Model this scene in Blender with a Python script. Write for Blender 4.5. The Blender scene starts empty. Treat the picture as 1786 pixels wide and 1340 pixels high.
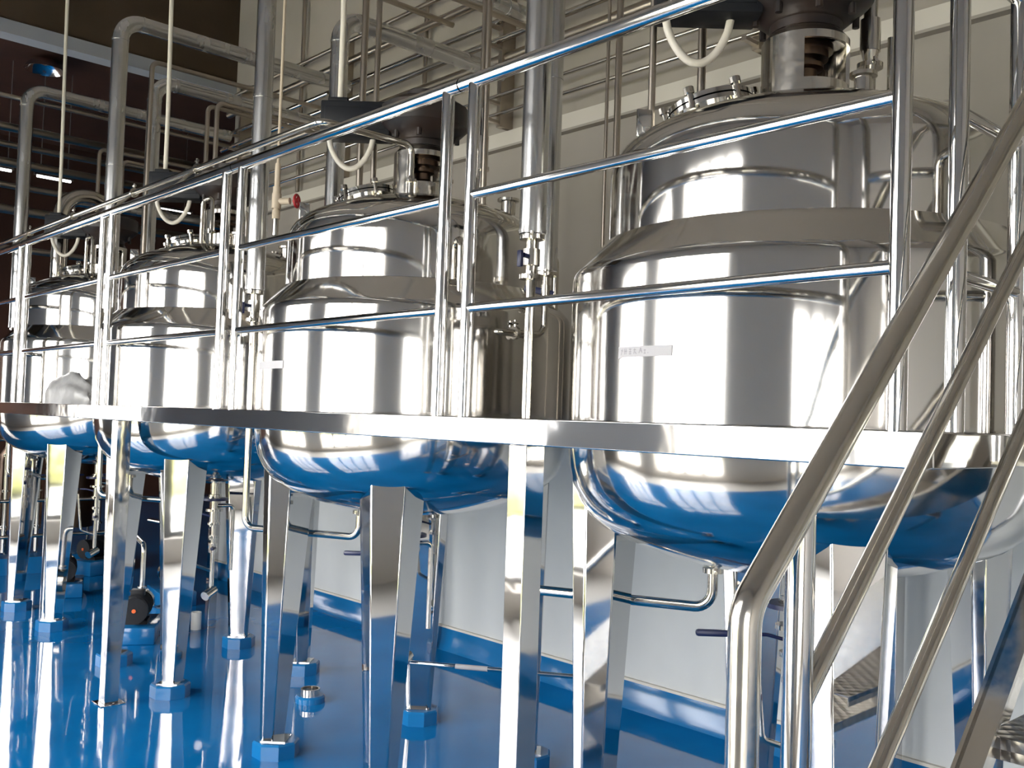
import bpy, bmesh, math, random
from mathutils import Vector, Matrix
random.seed(7)
D = bpy.data
SC = bpy.context.scene
COL = SC.collection
PI = math.pi

# ------------------------------------------------------------------ camera
cam_d = D.cameras.new('camera')
cam_d.sensor_width = 36.0
cam_d.sensor_fit = 'HORIZONTAL'
cam_d.lens = 1689.92 / 1786 * 36.0
cam_d.clip_start = 0.02
cam = D.objects.new('camera', cam_d)
COL.objects.link(cam)
yaw, pitch, roll = 0.742226, 0.036424, 0.033187
fw = Vector((math.sin(yaw)*math.cos(pitch), math.cos(yaw)*math.cos(pitch), math.sin(pitch)))
rt = Vector((math.cos(yaw), -math.sin(yaw), 0))
up = rt.cross(fw)
r2 = rt*math.cos(roll) + up*math.sin(roll)
u2 = up*math.cos(roll) - rt*math.sin(roll)
cam.matrix_world = Matrix(((r2.x, u2.x, -fw.x, 0.0), (r2.y, u2.y, -fw.y, 0.0), (r2.z, u2.z, -fw.z, 1.66), (0, 0, 0, 1)))
SC.camera = cam

# ------------------------------------------------------------------ daylight and exposure
SC.view_settings.view_transform = 'Standard'
SC.view_settings.look = 'None'
SC.view_settings.exposure = 0.78
SC.view_settings.gamma = 1.0
SC.view_settings.use_curve_mapping = False
SC.cycles.use_denoising = True
SC.cycles.max_bounces = 10
SC.cycles.diffuse_bounces = 5
SC.cycles.glossy_bounces = 7
SC.cycles.transparent_max_bounces = 12
SC.cycles.sample_clamp_indirect = 6.0
SC.cycles.caustics_reflective = True
SC.cycles.caustics_refractive = False
SC.cycles.blur_glossy = 0.6
world = D.worlds.new('overcast_sky')
SC.world = world
world.use_nodes = True
wn = world.node_tree.nodes
wn['Background'].inputs['Color'].default_value = (1.0, 0.985, 0.96, 1)
wn['Background'].inputs['Strength'].default_value = 9.0
# bays of the window wall: (y0, y1, sill height, head height)
WIN = [(-3.7, -0.72, 0.25, 2.5), (1.62, 4.5, 0.25, 3.7), (5.68, 8.5, 0.25, 3.7), (14.3, 17.4, 0.25, 3.7)]
WX = -1.5
for k, (a, b, z0, z1) in enumerate(WIN):
    L = D.lights.new('window_daylight', 'AREA')
    L.shape = 'RECTANGLE'
    L.size = z1 - z0
    L.size_y = b - a
    L.cycles.is_portal = True
    lo = D.objects.new('window_daylight', L)
    COL.objects.link(lo)
    lo.location = (WX - 0.24, (a+b)/2, (z0+z1)/2)
    lo.rotation_euler = (0, -PI/2, 0)

# ------------------------------------------------------------------ materials
def mat(name, color=(.5, .5, .5), rough=.5, metal=0.0, spec=0.5, coat=0.0, emit=None, estr=0.0):
    m = D.materials.new(name)
    m.use_nodes = True
    b = m.node_tree.nodes['Principled BSDF']
    b.inputs['Base Color'].default_value = (*color, 1)
    b.inputs['Roughness'].default_value = rough
    b.inputs['Metallic'].default_value = metal
    b.inputs['Specular IOR Level'].default_value = spec
    b.inputs['Coat Weight'].default_value = coat
    b.inputs['Coat Roughness'].default_value = 0.05
    if emit:
        b.inputs['Emission Color'].default_value = (*emit, 1)
        b.inputs['Emission Strength'].default_value = estr
    return m
def nodes(m): return m.node_tree.nodes, m.node_tree.links, m.node_tree.nodes['Principled BSDF']
def add_noise(m, scale=(1, 1, 1), nscale=5.0, bump=0.0, dist=0.02, rough=None, colors=None, detail=3.0, obj=True):
    n, l, b = nodes(m)
    tc = n.new('ShaderNodeTexCoord')
    mp = n.new('ShaderNodeMapping')
    mp.inputs['Scale'].default_value = scale
    l.new(tc.outputs['Object'], mp.inputs['Vector'])
    nz = n.new('ShaderNodeTexNoise')
    nz.inputs['Scale'].default_value = nscale
    nz.inputs['Detail'].default_value = detail
    l.new(mp.outputs['Vector'], nz.inputs['Vector'])
    if bump:
        bp = n.new('ShaderNodeBump')
        bp.inputs['Strength'].default_value = bump
        bp.inputs['Distance'].default_value = dist
        l.new(nz.outputs['Fac'], bp.inputs['Height'])
        l.new(bp.outputs['Normal'], b.inputs['Normal'])
    if rough:
        mr = n.new('ShaderNodeMapRange')
        mr.inputs['From Min'].default_value = .3
        mr.inputs['From Max'].default_value = .7
        mr.inputs['To Min'].default_value = rough[0]
        mr.inputs['To Max'].default_value = rough[1]
        l.new(nz.outputs['Fac'], mr.inputs['Value'])
        l.new(mr.outputs['Result'], b.inputs['Roughness'])
    if colors:
        cr = n.new('ShaderNodeValToRGB')
        cr.color_ramp.elements[0].position = .35
        cr.color_ramp.elements[1].position = .65
        cr.color_ramp.elements[0].color = (*colors[0], 1)
        cr.color_ramp.elements[1].color = (*colors[1], 1)
        l.new(nz.outputs['Fac'], cr.inputs['Fac'])
        l.new(cr.outputs['Color'], b.inputs['Base Color'])
    return m

M = {}
M['tank'] = add_noise(mat('polished_tank_steel', (.655, .64, .615), .06, 1), (2.5, 2.5, .35), 2.0, bump=.09, dist=.01, rough=(.06, .12))
M['leg'] = add_noise(mat('mirror_leg_steel', (.60, .60, .60), .04, 1), (1, 1, 1), 3.0, bump=.03, dist=.01, rough=(.03, .06))
M['rail'] = mat('polished_rail_steel', (.62, .61, .60), .07, 1)
M['stair'] = add_noise(mat('brushed_stair_steel', (.64, .61, .56), .16, 1), (1, 1, 1), 40.0, rough=(.13, .22))
M['beam'] = add_noise(mat('polished_beam_steel', (.62, .61, .60), .05, 1), (1, 1, 1), 3.0, bump=.22, dist=.012, rough=(.04, .08))
M['clad'] = add_noise(mat('aluminium_pipe_cladding', (.60, .60, .60), .2, 1), (3, 3, .8), 3.0, rough=(.17, .3))
M['pipe'] = mat('sanitary_pipe_steel', (.58, .55, .50), .13, 1)
M['thin'] = mat('dull_pipe_steel', (.45, .40, .34), .3, 1)
M['deck'] = mat('deck_plate_steel', (.5, .49, .47), .3, 1)
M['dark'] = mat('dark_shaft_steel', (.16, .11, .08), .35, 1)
M['black'] = add_noise(mat('black_motor_paint', (.008, .009, .012), .4, 0, .25), (1, 1, 1), 12, rough=(.45, .6))
M['gear'] = add_noise(mat('worn_gearbox_paint', (.05, .05, .05), .45), (1, 1, 1), 6, colors=((.009, .009, .011), (.024, .013, .009)))
M['navy'] = mat('navy_handle_grip', (.01, .015, .06), .35)
M['red'] = mat('red_handwheel_paint', (.35, .01, .015), .35)
M['hose'] = mat('white_conduit_plastic', (.62, .58, .50), .45)
M['cream'] = mat('cream_tap_pipe_plastic', (.55, .46, .35), .5)
M['paper'] = mat('white_paper', (.40, .39, .405), .9, 0, .2)
M['ink'] = mat('faded_ink', (.27, .26, .28), .9, 0, .2)
M['pvc'] = mat('white_pvc', (.7, .69, .66), .4)
M['orange'] = mat('orange_plug', (.7, .12, .02), .4)
M['bag'] = add_noise(mat('grey_plastic_film', (.24, .24, .245), .35), (1, 1, 1), 9, bump=.4, dist=.02)
M['lampm'] = mat('lamp_housing_aluminium', (.5, .5, .5), .3, 1)
M['reflector'] = mat('lamp_reflector_aluminium', (.85, .87, .9), .12, 1)
M['tube_on'] = mat('lit_fluorescent_tube', (.9, .9, .9), .4, emit=(1, .97, .92), estr=5.0)
# blue epoxy floor: blue resin under a hard gloss, a few scuffed paths
M['floor'] = add_noise(mat('blue_epoxy', (.007, .11, .29), .08, 0, .5), (1, 1, 1), 1.6, bump=.05, dist=.03, rough=(.025, .06), colors=((.0015, .115, .325), (.003, .145, .40)))
M['aisle'] = mat('pale_aisle_resin', (.60, .59, .57), .3)
M['floor_side'] = mat('blue_epoxy_upstand', (.008, .12, .31), .12, 0, .5)
M['white_wall'] = add_noise(mat('pale_lower_wall', (.68, .72, .74), .4), (1, 1, 1), 2, colors=((.50, .52, .53), (.54, .56, .57)))
M['wall'] = add_noise(mat('beige_wall', (.40, .37, .32), .7), (1, 1, 1), 1.5, colors=((.31, .285, .25), (.36, .33, .29)))
M['light_wall'] = mat('pale_warm_wall_paint', (.86, .81, .75), .7)
M['band'] = mat('pale_wall_band', (.58, .55, .49), .6)
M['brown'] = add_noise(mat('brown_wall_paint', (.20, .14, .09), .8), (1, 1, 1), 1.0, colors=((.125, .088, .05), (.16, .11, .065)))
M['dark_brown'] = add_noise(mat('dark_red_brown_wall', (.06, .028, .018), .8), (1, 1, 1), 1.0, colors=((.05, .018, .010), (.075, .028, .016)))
M['ceiling'] = mat('ceiling_paint', (.42, .37, .32), .8)
M['grey_beam'] = mat('grey_soffit_edge', (.62, .64, .66), .6)
M['frame'] = mat('window_frame_paint', (.16, .16, .165), .5)
M['ground'] = mat('pale_concrete_yard', (.55, .55, .52), .9)
M['leaf'] = add_noise(mat('hedge_leaves', (.2, .3, .05), .7), (1, 1, 1), 5, colors=((.34, .38, .14), (.62, .60, .32)))
# checker plate
m = mat('checker_plate', (.48, .45, .42), .3, 1)
n_, l_, b_ = nodes(m)
tc_ = n_.new('ShaderNodeTexCoord'); mp_ = n_.new('ShaderNodeMapping')
mp_.inputs['Scale'].default_value = (30, 30, 30); mp_.inputs['Rotation'].default_value = (0, 0, PI/4)
ck_ = n_.new('ShaderNodeTexVoronoi'); ck_.inputs['Scale'].default_value = 1.0; ck_.inputs['Randomness'].default_value = 0.0
bp_ = n_.new('ShaderNodeBump'); bp_.inputs['Strength'].default_value = .6; bp_.inputs['Distance'].default_value = .01
bp_.invert = True
l_.new(tc_.outputs['Object'], mp_.inputs['Vector']); l_.new(mp_.outputs['Vector'], ck_.inputs['Vector'])
l_.new(ck_.outputs['Distance'], bp_.inputs['Height']); l_.new(bp_.outputs['Normal'], b_.inputs['Normal'])
M['checker'] = m
# window glass: clear with a faint reflection
m = D.materials.new('window_glass'); m.use_nodes = True
nt = m.node_tree; nt.nodes.clear()
o_ = nt.nodes.new('ShaderNodeOutputMaterial'); mx = nt.nodes.new('ShaderNodeMixShader')
tr = nt.nodes.new('ShaderNodeBsdfTransparent'); gl = nt.nodes.new('ShaderNodeBsdfGlossy')
gl.inputs['Roughness'].default_value = .02
mx.inputs['Fac'].default_value = .06
nt.links.new(tr.outputs[0], mx.inputs[1]); nt.links.new(gl.outputs[0], mx.inputs[2]); nt.links.new(mx.outputs[0], o_.inputs[0])
M['glass'] = m

# ------------------------------------------------------------------ mesh helpers
class MB:
    def __init__(self):
        self.v = []; self.f = []; self.mi = []; self.cur = 0
    def face(self, idx): self.f.append(idx); self.mi.append(self.cur)
    def add(self, vs, fs):
        o = len(self.v); self.v += [Vector(p) for p in vs]
        for f in fs: self.face([o+i for i in f])
        return self
    def box(self, a, b):
        x0, y0, z0 = a; x1, y1, z1 = b
        return self.add([(x0,y0,z0),(x1,y0,z0),(x1,y1,z0),(x0,y1,z0),(x0,y0,z1),(x1,y0,z1),(x1,y1,z1),(x0,y1,z1)],
                        [(0,3,2,1),(4,5,6,7),(0,1,5,4),(1,2,6,5),(2,3,7,6),(3,0,4,7)])
    def obox(self, c, sx, sy, sz, rz=0.0, ry=0.0, bev=0.0):
        R = Matrix.Rotation(rz, 3, 'Z') @ Matrix.Rotation(ry, 3, 'Y')
        c = Vector(c)
        bm = bmesh.new(); bmesh.ops.create_cube(bm, size=1.0)
        for v in bm.verts: v.co = Vector((v.co.x*sx, v.co.y*sy, v.co.z*sz))
        if bev: bmesh.ops.bevel(bm, geom=list(bm.edges), offset=bev, segments=2, affect='EDGES', profile=.5)
        bm.verts.index_update()
        self.add([c + R @ v.co for v in bm.verts], [[v.index for v in f.verts] for f in bm.faces])
        bm.free(); return self
    def tube(self, path, r, bend=0.0, seg=16, caps=True):
        pts = [Vector(p) for p in path]
        out = [(pts[0])]
        for i in range(1, len(pts)-1):
            p = pts[i]; d0 = (pts[i-1]-p); d1 = (pts[i+1]-p); l0 = d0.length; l1 = d1.length
            d0.normalize(); d1.normalize(); ang = d0.angle(d1)
            if bend <= 0 or ang > PI-.02: out.append(p); continue
            t = bend/math.tan(ang/2); t = min(t, l0*.49, l1*.49); R = t*math.tan(ang/2)
            c = p + (d0+d1).normalized()*(R/math.sin(ang/2))
            a = p+d0*t; b = p+d1*t; va = a-c; vb = b-c; th = va.angle(vb); n = max(4, int(th/(PI/2)*8))
            for k in range(n+1):
                s = k/n
                out.append(c + (va*math.sin((1-s)*th)+vb*math.sin(s*th))/math.sin(th))
        out.append(pts[-1])
        return self.sweep(out, [r]*len(out), seg, caps)
    def sweep(self, out, rad, seg=16, caps=True):
        n = len(out); T = []
        for i in range(n):
            if i == 0: t = out[1]-out[0]
            elif i == n-1: t = out[-1]-out[-2]
            else: t = (out[i+1]-out[i]).normalized()+(out[i]-out[i-1]).normalized()
            T.append(t.normalized())
        ref = Vector((0,0,1)) if abs(T[0].z) < .9 else Vector((1,0,0))
        N = T[0].cross(ref).normalized(); o = len(self.v)
        for i in range(n):
            N = (N - T[i]*N.dot(T[i])).normalized(); B = T[i].cross(N)
            for k in range(seg):
                a = 2*PI*k/seg
                self.v.append(out[i] + (N*math.cos(a)+B*math.sin(a))*rad[i])
        for i in range(n-1):
            for k in range(seg):
                k2 = (k+1) % seg
                self.face([o+i*seg+k, o+i*seg+k2, o+(i+1)*seg+k2, o+(i+1)*seg+k])
        if caps:
            self.face([o+k for k in reversed(range(seg))]); self.face([o+(n-1)*seg+k for k in range(seg)])
        return self
    def cyl(self, a, b, r, seg=24, r2=None):
        return self.sweep([Vector(a), Vector(b)], [r, r if r2 is None else r2], seg)
    def lathe(self, prof, c=(0,0), seg=48, M4=None, close=False):
        # prof: (r, z) pairs; r == 0 makes a pole
        o = len(self.v); rings = []
        for (r, z) in prof:
            if r < 1e-6:
                self.v.append(Vector((c[0], c[1], z))); rings.append([len(self.v)-1])
            else:
                st = len(self.v)
                for k in range(seg):
                    a = 2*PI*k/seg
                    self.v.append(Vector((c[0]+r*math.cos(a), c[1]+r*math.sin(a), z)))
                rings.append(list(range(st, st+seg)))
        for A, B in zip(rings, rings[1:]):
            for k in range(seg):
                k2 = (k+1) % seg
                if len(A) == 1 and len(B) == 1: continue
                if len(A) == 1: self.face([A[0], B[k2], B[k]])
                elif len(B) == 1: self.face([A[k], A[k2], B[0]])
                else: self.face([A[k], A[k2], B[k2], B[k]])
        if M4 is not None:
            for i in range(o, len(self.v)): self.v[i] = M4 @ self.v[i]
        return self
    def prism(self, ring0, ring1):
        n = len(ring0)
        return self.add(list(ring0)+list(ring1), [tuple(reversed(range(n))), tuple(range(n, 2*n))] + [(k, (k+1) % n, n+(k+1) % n, n+k) for k in range(n)])
    def build(self, name, mats, parent=None, loc=None, angle=35, bevel=0.0):
        if not isinstance(mats, (list, tuple)): mats = [mats]
        me = D.meshes.new(name)
        L = Vector(loc) if loc is not None else Vector((0,0,0))
        if parent is not None and loc is None: L = Vector(parent.location)
        me.from_pydata([p - L for p in self.v], [], self.f)
        for m_ in mats: me.materials.append(m_)
        if len(mats) > 1:
            for p, i in zip(me.polygons, self.mi): p.material_index = i
        bm = bmesh.new(); bm.from_mesh(me)
        bmesh.ops.recalc_face_normals(bm, faces=bm.faces); bm.to_mesh(me); bm.free()
        me.polygons.foreach_set('use_smooth', [True]*len(me.polygons))
        me.set_sharp_from_angle(angle=math.radians(angle))
        ob = D.objects.new(name, me); COL.objects.link(ob)
        if parent is not None:
            ob.parent = parent
            pw = Vector((0,0,0)); q = parent
            while q is not None: pw += Vector(q.location); q = q.parent
            if loc is None:
                # mesh stored in world coordinates minus the direct parent's own location
                me.transform(Matrix.Translation(L - pw))
            else: ob.location = L - pw
        else: ob.location = L
        if bevel:
            md = ob.modifiers.new('edge', 'BEVEL'); md.width = bevel; md.segments = 3; md.limit_method = 'ANGLE'; md.angle_limit = math.radians(30)
        return ob
def tag(o, label, cat, group=None, kind=None):
    o['label'] = label; o['category'] = cat
    if group: o['group'] = group
    if kind: o['kind'] = kind
    return o
def thing(name, label, cat, loc, group=None):
    o = D.objects.new(name, None); COL.objects.link(o); o.location = loc; o.empty_display_size = .1
    return tag(o, label, cat, group)
def struct(o): o['kind'] = 'structure'; return o
def P2(c, ang, r): return (c[0]+r*math.cos(ang), c[1]+r*math.sin(ang))

# ------------------------------------------------------------------ the room
EX0, EX1, EY0 = WX, 4.45, -4.6           # window wall, pipe wall, rear wall
HY0, HY1, HX1, HYB = 9.14, 13.0, 11.0, 18.0  # far hall
fl_ = MB(); fl_.box((-.45, EY0-.2, -.2), (HX1, HYB, 0)); fl_.cur = 1; fl_.box((EX0-.25, EY0-.2, -.2), (-.45, HYB, 0))
struct(fl_.build('floor', [M['floor'], M['aisle']]))
# pipe wall: paler tone in the lower part, darker beige above
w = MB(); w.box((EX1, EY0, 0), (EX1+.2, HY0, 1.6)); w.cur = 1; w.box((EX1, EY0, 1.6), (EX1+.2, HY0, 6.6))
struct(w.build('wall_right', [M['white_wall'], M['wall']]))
struct(MB().box((EX1+.2, HY0-.2, 0), (HX1, HY0, 9.2)).build('wall_right_return', M['brown']))
# window wall with three bays
w = MB()
ys = [EY0] + [y for a in WIN for y in a[:2]] + [HYB]
for i in range(0, len(ys), 2): w.box((EX0-.25, ys[i], 0), (EX0, ys[i+1], 9.2))
for (a, b, z0, z1) in WIN:
    w.box((EX0-.25, a, 0), (EX0, b, z0)); w.box((EX0-.25, a, z1), (EX0, b, 9.2))
struct(w.build('wall_left', M['light_wall']))
struct(MB().box((EX0-.25, EY0-.2, 0), (EX1+.2, EY0, 6.6)).build('wall_rear', M['light_wall']))
c = MB(); c.box((EX0, EY0, 6.4), (EX1+.2, HY0, 6.6)); c.box((EX0, HY0-.1, 6.6), (EX1+.2, HY0, 9.0)); c.box((EX0, HY0-.1, 9.0), (HX1, HYB, 9.2))
struct(c.build('ceiling', M['ceiling']))
struct(MB().box((EX0, HYB, 0), (HX1, HYB+.2, 9.2)).build('wall_back', M['dark_brown']))
struct(MB().box((HX1, HY0-.2, 0), (HX1+.2, HYB, 9.2)).build('wall_hall_side', M['dark_brown']))
w = MB(); w.box((EX0, HY1, 6.36), (HX1, HY1+.2, 9.0)); w.cur = 1; w.box((EX0, HY1+.2, 6.22), (HX1, HYB, 6.34))
struct(w.build('ceiling_lowered', [M['brown'], M['dark_brown']]))
struct(MB().box((EX0, HY1-.06, 6.2), (HX1, HY1+.2, 6.37)).build('trim_1', M['grey_beam']))
# wall band and blue upstand
t = MB(); t.box((EX1-.05, EY0, 3.545), (EX1, HY0, 3.645)); t.cur = 1; t.box((EX1-.055, EY0, 3.53), (EX1, HY0, 3.545))
struct(t.build('trim_2', [M['band'], M['wall']]))
t = MB(); t.add([(EX1-.06, EY0, 0), (EX1, EY0, 0), (EX1, EY0, .15), (EX1-.02, EY0, .15), (EX1-.03, EY0, .05),
                 (EX1-.06, HY0, 0), (EX1, HY0, 0), (EX1, HY0, .15), (EX1-.02, HY0, .15), (EX1-.03, HY0, .05)],
                [(4,3,2,1,0), (5,6,7,8,9), (0,1,6,5), (1,2,7,6), (2,3,8,7), (3,4,9,8), (4,0,5,9)])
struct(t.build('baseboard_right', M['floor_side']))
struct(MB().box((EX1-.022, EY0, .15), (EX1, HY0, .165)).build('trim_3', M['band']))
# windows
for k, (a, b, z0, z1) in enumerate(WIN):
    f = MB(); x0, x1 = EX0-.16, EX0-.1
    f.box((x0, a, z0), (x1, a+.05, z1)); f.box((x0, b-.05, z0), (x1, b, z1)); f.box((x0, a, z0), (x1, b, z0+.05)); f.box((x0, a, z1-.05), (x1, b, z1))
    for i in (1, 2, 3):
        y = a+(b-a)*i/4; f.box((x0-.02, y-.042, z0), (x1+.02, y+.042, z1))
    if z1 > 3: f.box((x0-.01, a, 2.87), (x1+.01, b, 2.915))
    wo = struct(f.build('window_%d' % (k+1), M['frame']))
    g = MB().add([(x0+.03, a+.05, z0+.05), (x0+.03, b-.05, z0+.05), (x0+.03, b-.05, z1-.05), (x0+.03, a+.05, z1-.05)], [(0,1,2,3)])
    g.build('glass_pane', M['glass'], wo)
# outside the windows: a yard and a hedge
struct(MB().box((-40, -30, -.3), (EX0-.25, 40, -.2)).build('ground_outside', M['ground']))
h = MB()
for i in range(110):
    y = -18+i*.4; bm = bmesh.new(); bmesh.ops.create_icosphere(bm, subdivisions=2, radius=1)
    bm.verts.index_update(); s = (.8+random.random()*.4, .7+random.random()*.4, .45+random.random()*.35); cz = .1+random.random()*.35; cx = -10+random.random()*.8
    h.add([(cx+v.co.x*s[0]*(1+.18*random.random()), y+v.co.y*s[1], max(-.2, cz+v.co.z*s[2]*(1+.2*random.random()))) for v in bm.verts], [[v.index for v in f_.verts] for f_ in bm.faces]); bm.free()
o = h.build('hedge', M['leaf']); tag(o, 'yellow-green hedge in the yard outside the windows', 'hedge', kind='stuff')

# ------------------------------------------------------------------ the tanks
TX = 2.85
TY = [1.715 + 2.095*k for k in range(4)]
WHICH = ['nearest tank', 'second tank', 'third tank', 'farthest tank']
R_J = .75; R_V = .637
JACKET = [(0, 1.185), (.12, 1.189), (.25, 1.205), (.36, 1.225), (.46, 1.252), (.55, 1.285), (.62, 1.318), (.67, 1.358), (.705, 1.405), (.728, 1.455), (.742, 1.515), (.75, 1.585),
          (.75, 1.7), (.75, 1.85), (.75, 2.0), (.75, 2.115), (.747, 2.135), (.739, 2.148)]
SHOULD = [(.741, 2.145), (.733, 2.155), (.66, 2.235), (.648, 2.249), (.636, 2.253)]
VESSEL = [(.637, 2.22), (.637, 2.35), (.637, 2.46), (.634, 2.49), (.625, 2.52), (.608, 2.55), (.58, 2.578), (.545, 2.60), (.49, 2.625), (.42, 2.652), (.33, 2.681), (.22, 2.706), (.1, 2.72), (0, 2.724)]
def dome_z(r):
    P = [p for p in VESSEL if p[1] > 2.46]
    for a, b in zip(P, P[1:]):
        if b[0] <= r <= a[0]: return a[1]+(b[1]-a[1])*(a[0]-r)/(a[0]-b[0])
    return 2.5
def dish_z(r):
    for a, b in zip(JACKET, JACKET[1:]):
        if a[0] <= r <= b[0] and b[0] > a[0]: return a[1]+(b[1]-a[1])*(r-a[0])/(b[0]-a[0])
    return 1.5
tank_label = ['large polished steel tank nearest the stair, with a long white paper strip',
              'polished steel tank second from the stair, with a short white paper strip',
              'polished steel tank third from the stair, partly behind paired rail posts',
              'polished steel tank at the far left end, behind the grey plastic bag']
RT2 = math.sqrt(.5)
def leg_mesh(cx, cy, sx, sy):
    # tapering folded leg of trapezoid section, outer face turned away from the tank centre
    out = Vector((sx*RT2, sy*RT2, 0)); tan = Vector((-out.y, out.x, 0))
    def ring(z, s, ro, d):
        c0 = Vector((cx, cy, z)) + out*ro
        w0 = .0725*s; w1 = .145*s; d0 = d
        return [c0-tan*w0, c0+tan*w0, c0+tan*w1-out*d0, c0+tan*w1*.7-out*(d0+.03*s), c0-tan*w1*.7-out*(d0+.03*s), c0-tan*w1-out*d0]
    return ring
def far_leg_mesh(cx, cy):
    # front leg on the far side: three flat facets towards the stair, widths shrinking to the foot
    p0 = Vector((cx-.515, cy+.455, 0))
    def az(d): return Vector((math.cos(math.radians(d)), -math.sin(math.radians(d)), 0))
    def ring(z, s):
        q = p0 + Vector((.012*(1-s)*2, -.012*(1-s)*2, z))
        a = q + az(38)*.105*s; b = a + az(-15)*.17*s; c = q - az(90)*.06*s
        return [c, q, a, b, b + Vector((-.02, .09, 0))*s, c + Vector((.10, .07, 0))*s]
    return ring
def make_tank(k):
    cx, cy = TX, TY[k]
    t = thing('mixing_tank', tank_label[k], 'tank', (cx, cy, 1.185))
    MB().lathe(JACKET, (cx, cy), 160).build('jacket', M['tank'], t, angle=50)
    MB().lathe(SHOULD, (cx, cy), 160).build('shoulder_cone', M['tank'], t, angle=30)
    MB().lathe(VESSEL, (cx, cy), 160).build('upper_vessel', M['tank'], t, angle=50)
    for sx, sy in ((-1, -1), (-1, 1), (1, -1), (1, 1)):
        rg = leg_mesh(cx, cy, sx, sy)
        b = MB()
        if (sx, sy) == (-1, 1):
            rg = far_leg_mesh(cx, cy); b.prism(rg(.075, .47), rg(1.50, 1.05))
        else: b.prism(rg(.075, .48, .652, .058), rg(1.375, 1.0, .672, .118))
        lg = b.build('leg', M['leg'], t, angle=20, bevel=.005)
        # foot plate
        out = Vector((sx*RT2, sy*RT2, 0)); c0 = Vector((cx, cy, 0)) + out*.612
        MB().obox((c0.x, c0.y, .0775), .12, .12, .005, rz=PI/4).build('foot_plate', M['leg'], lg)
        # weld pad on the dish
    # manhole on the dome
    a = math.atan2(.27, -.12); rr = .30; mx, my = P2((cx, cy), a, rr); zt = dome_z(rr)+.012
    tilt = Matrix.Translation((mx, my, zt)) @ Matrix.Rotation(a, 4, 'Z') @ Matrix.Rotation(.24, 4, 'Y')
    mh = MB().lathe([(.125, -.08), (.125, .035), (.15, .035), (.15, .05), (0, .05)], seg=40, M4=tilt).build('manhole_neck', M['tank'], t)
    MB().lathe([(.0, .056), (.15, .056), (.15, .072), (.11, .085), (.05, .092), (0, .094)][::-1], seg=40, M4=tilt).build('hatch_lid', M['tank'], mh)
    for i in range(6):
        q = 2*PI*i/6+.3; px, py = .155*math.cos(q), .155*math.sin(q)
        s = MB(); s.lathe([(0, .02), (.010, .02), (.010, .075), (.018, .075), (.018, .095), (0, .095)], (px, py), 10, tilt); s.build('swing_bolt', M['pipe'], mh)
    # lifting lugs, ports, jacket breather elbow
    for ang in (2.62, -.9):
        px, py = P2((cx, cy), ang, .56); z = dome_z(.56)
        l = MB(); l.obox((px, py, z+.03), .05, .012, .09, rz=ang, bev=.004); l.build('lifting_lug', M['tank'], t)
    for ang, r_, hgt, rad in ((-1.75, .235, .075, .028), (-1.05, .45, .07, .035), (.2, .42, .1, .03), (1.15, .45, .09, .03)):
        px, py = P2((cx, cy), ang, r_); z = dome_z(r_)
        n_ = MB().lathe([(0, z-.03), (rad, z-.03), (rad, z+hgt-.015), (rad*1.5, z+hgt-.012), (rad*1.5, z+hgt), (0, z+hgt)], (px, py), 24); n_.build('nozzle', M['pipe'], t)
    ang = math.radians(-62); 
    p0 = P2((cx, cy), ang, .60); p1 = P2((cx, cy), ang, .70)
    MB().tube([(p0[0], p0[1], 2.43), (p1[0], p1[1], 2.43), (p1[0], p1[1], 2.16)], .017, .04, 12).build('jacket_breather', M['pipe'], t)
    ang = math.radians(-112)
    p0 = P2((cx, cy), ang, .60); p1 = P2((cx, cy), ang, .685)
    MB().tube([(p0[0], p0[1], 2.42), (p1[0], p1[1], 2.42), (p1[0], p1[1], 2.18)], .016, .035, 12).build('jacket_breather', M['pipe'], t)
    # drain nozzle at the bottom
    MB().lathe([(0, 1.10), (.04, 1.10), (.04, 1.112), (.026, 1.115), (.026, 1.20), (0, 1.20)], (cx, cy), 20).build('bottom_outlet', M['pipe'], t)
    # paper strip
    if k < 2:
        a0, a1, z0, z1 = ((169.6, 184.9, 1.848, 1.878), (162.8, 183.8, 1.848, 1.882))[k]
        lb = MB(); vs = []; n = 12
        for i in range(n+1):
            q = math.radians(a0+(a1-a0)*i/n); sk = .004 if (i == 0 and k == 0) else 0
            for rr_ in (R_J+.0005, R_J+.0022):
                x, y = P2((cx, cy), q, rr_); vs += [(x, y, z0-sk), (x, y, z1)]
        fs = []
        for i in range(n):
            o = i*4; fs += [(o+2, o+6, o+7, o+3), (o, o+1, o+5, o+4), (o+1, o+3, o+7, o+5), (o, o+4, o+6, o+2)]
        fs += [(0, 2, 3, 1), (n*4, n*4+1, n*4+3, n*4+2)]
        lp = lb.add(vs, fs).build('paper_label', M['paper'], t); lp['label'] = 'white paper strip with faded writing' if k == 0 else 'blank white paper strip'
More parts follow.
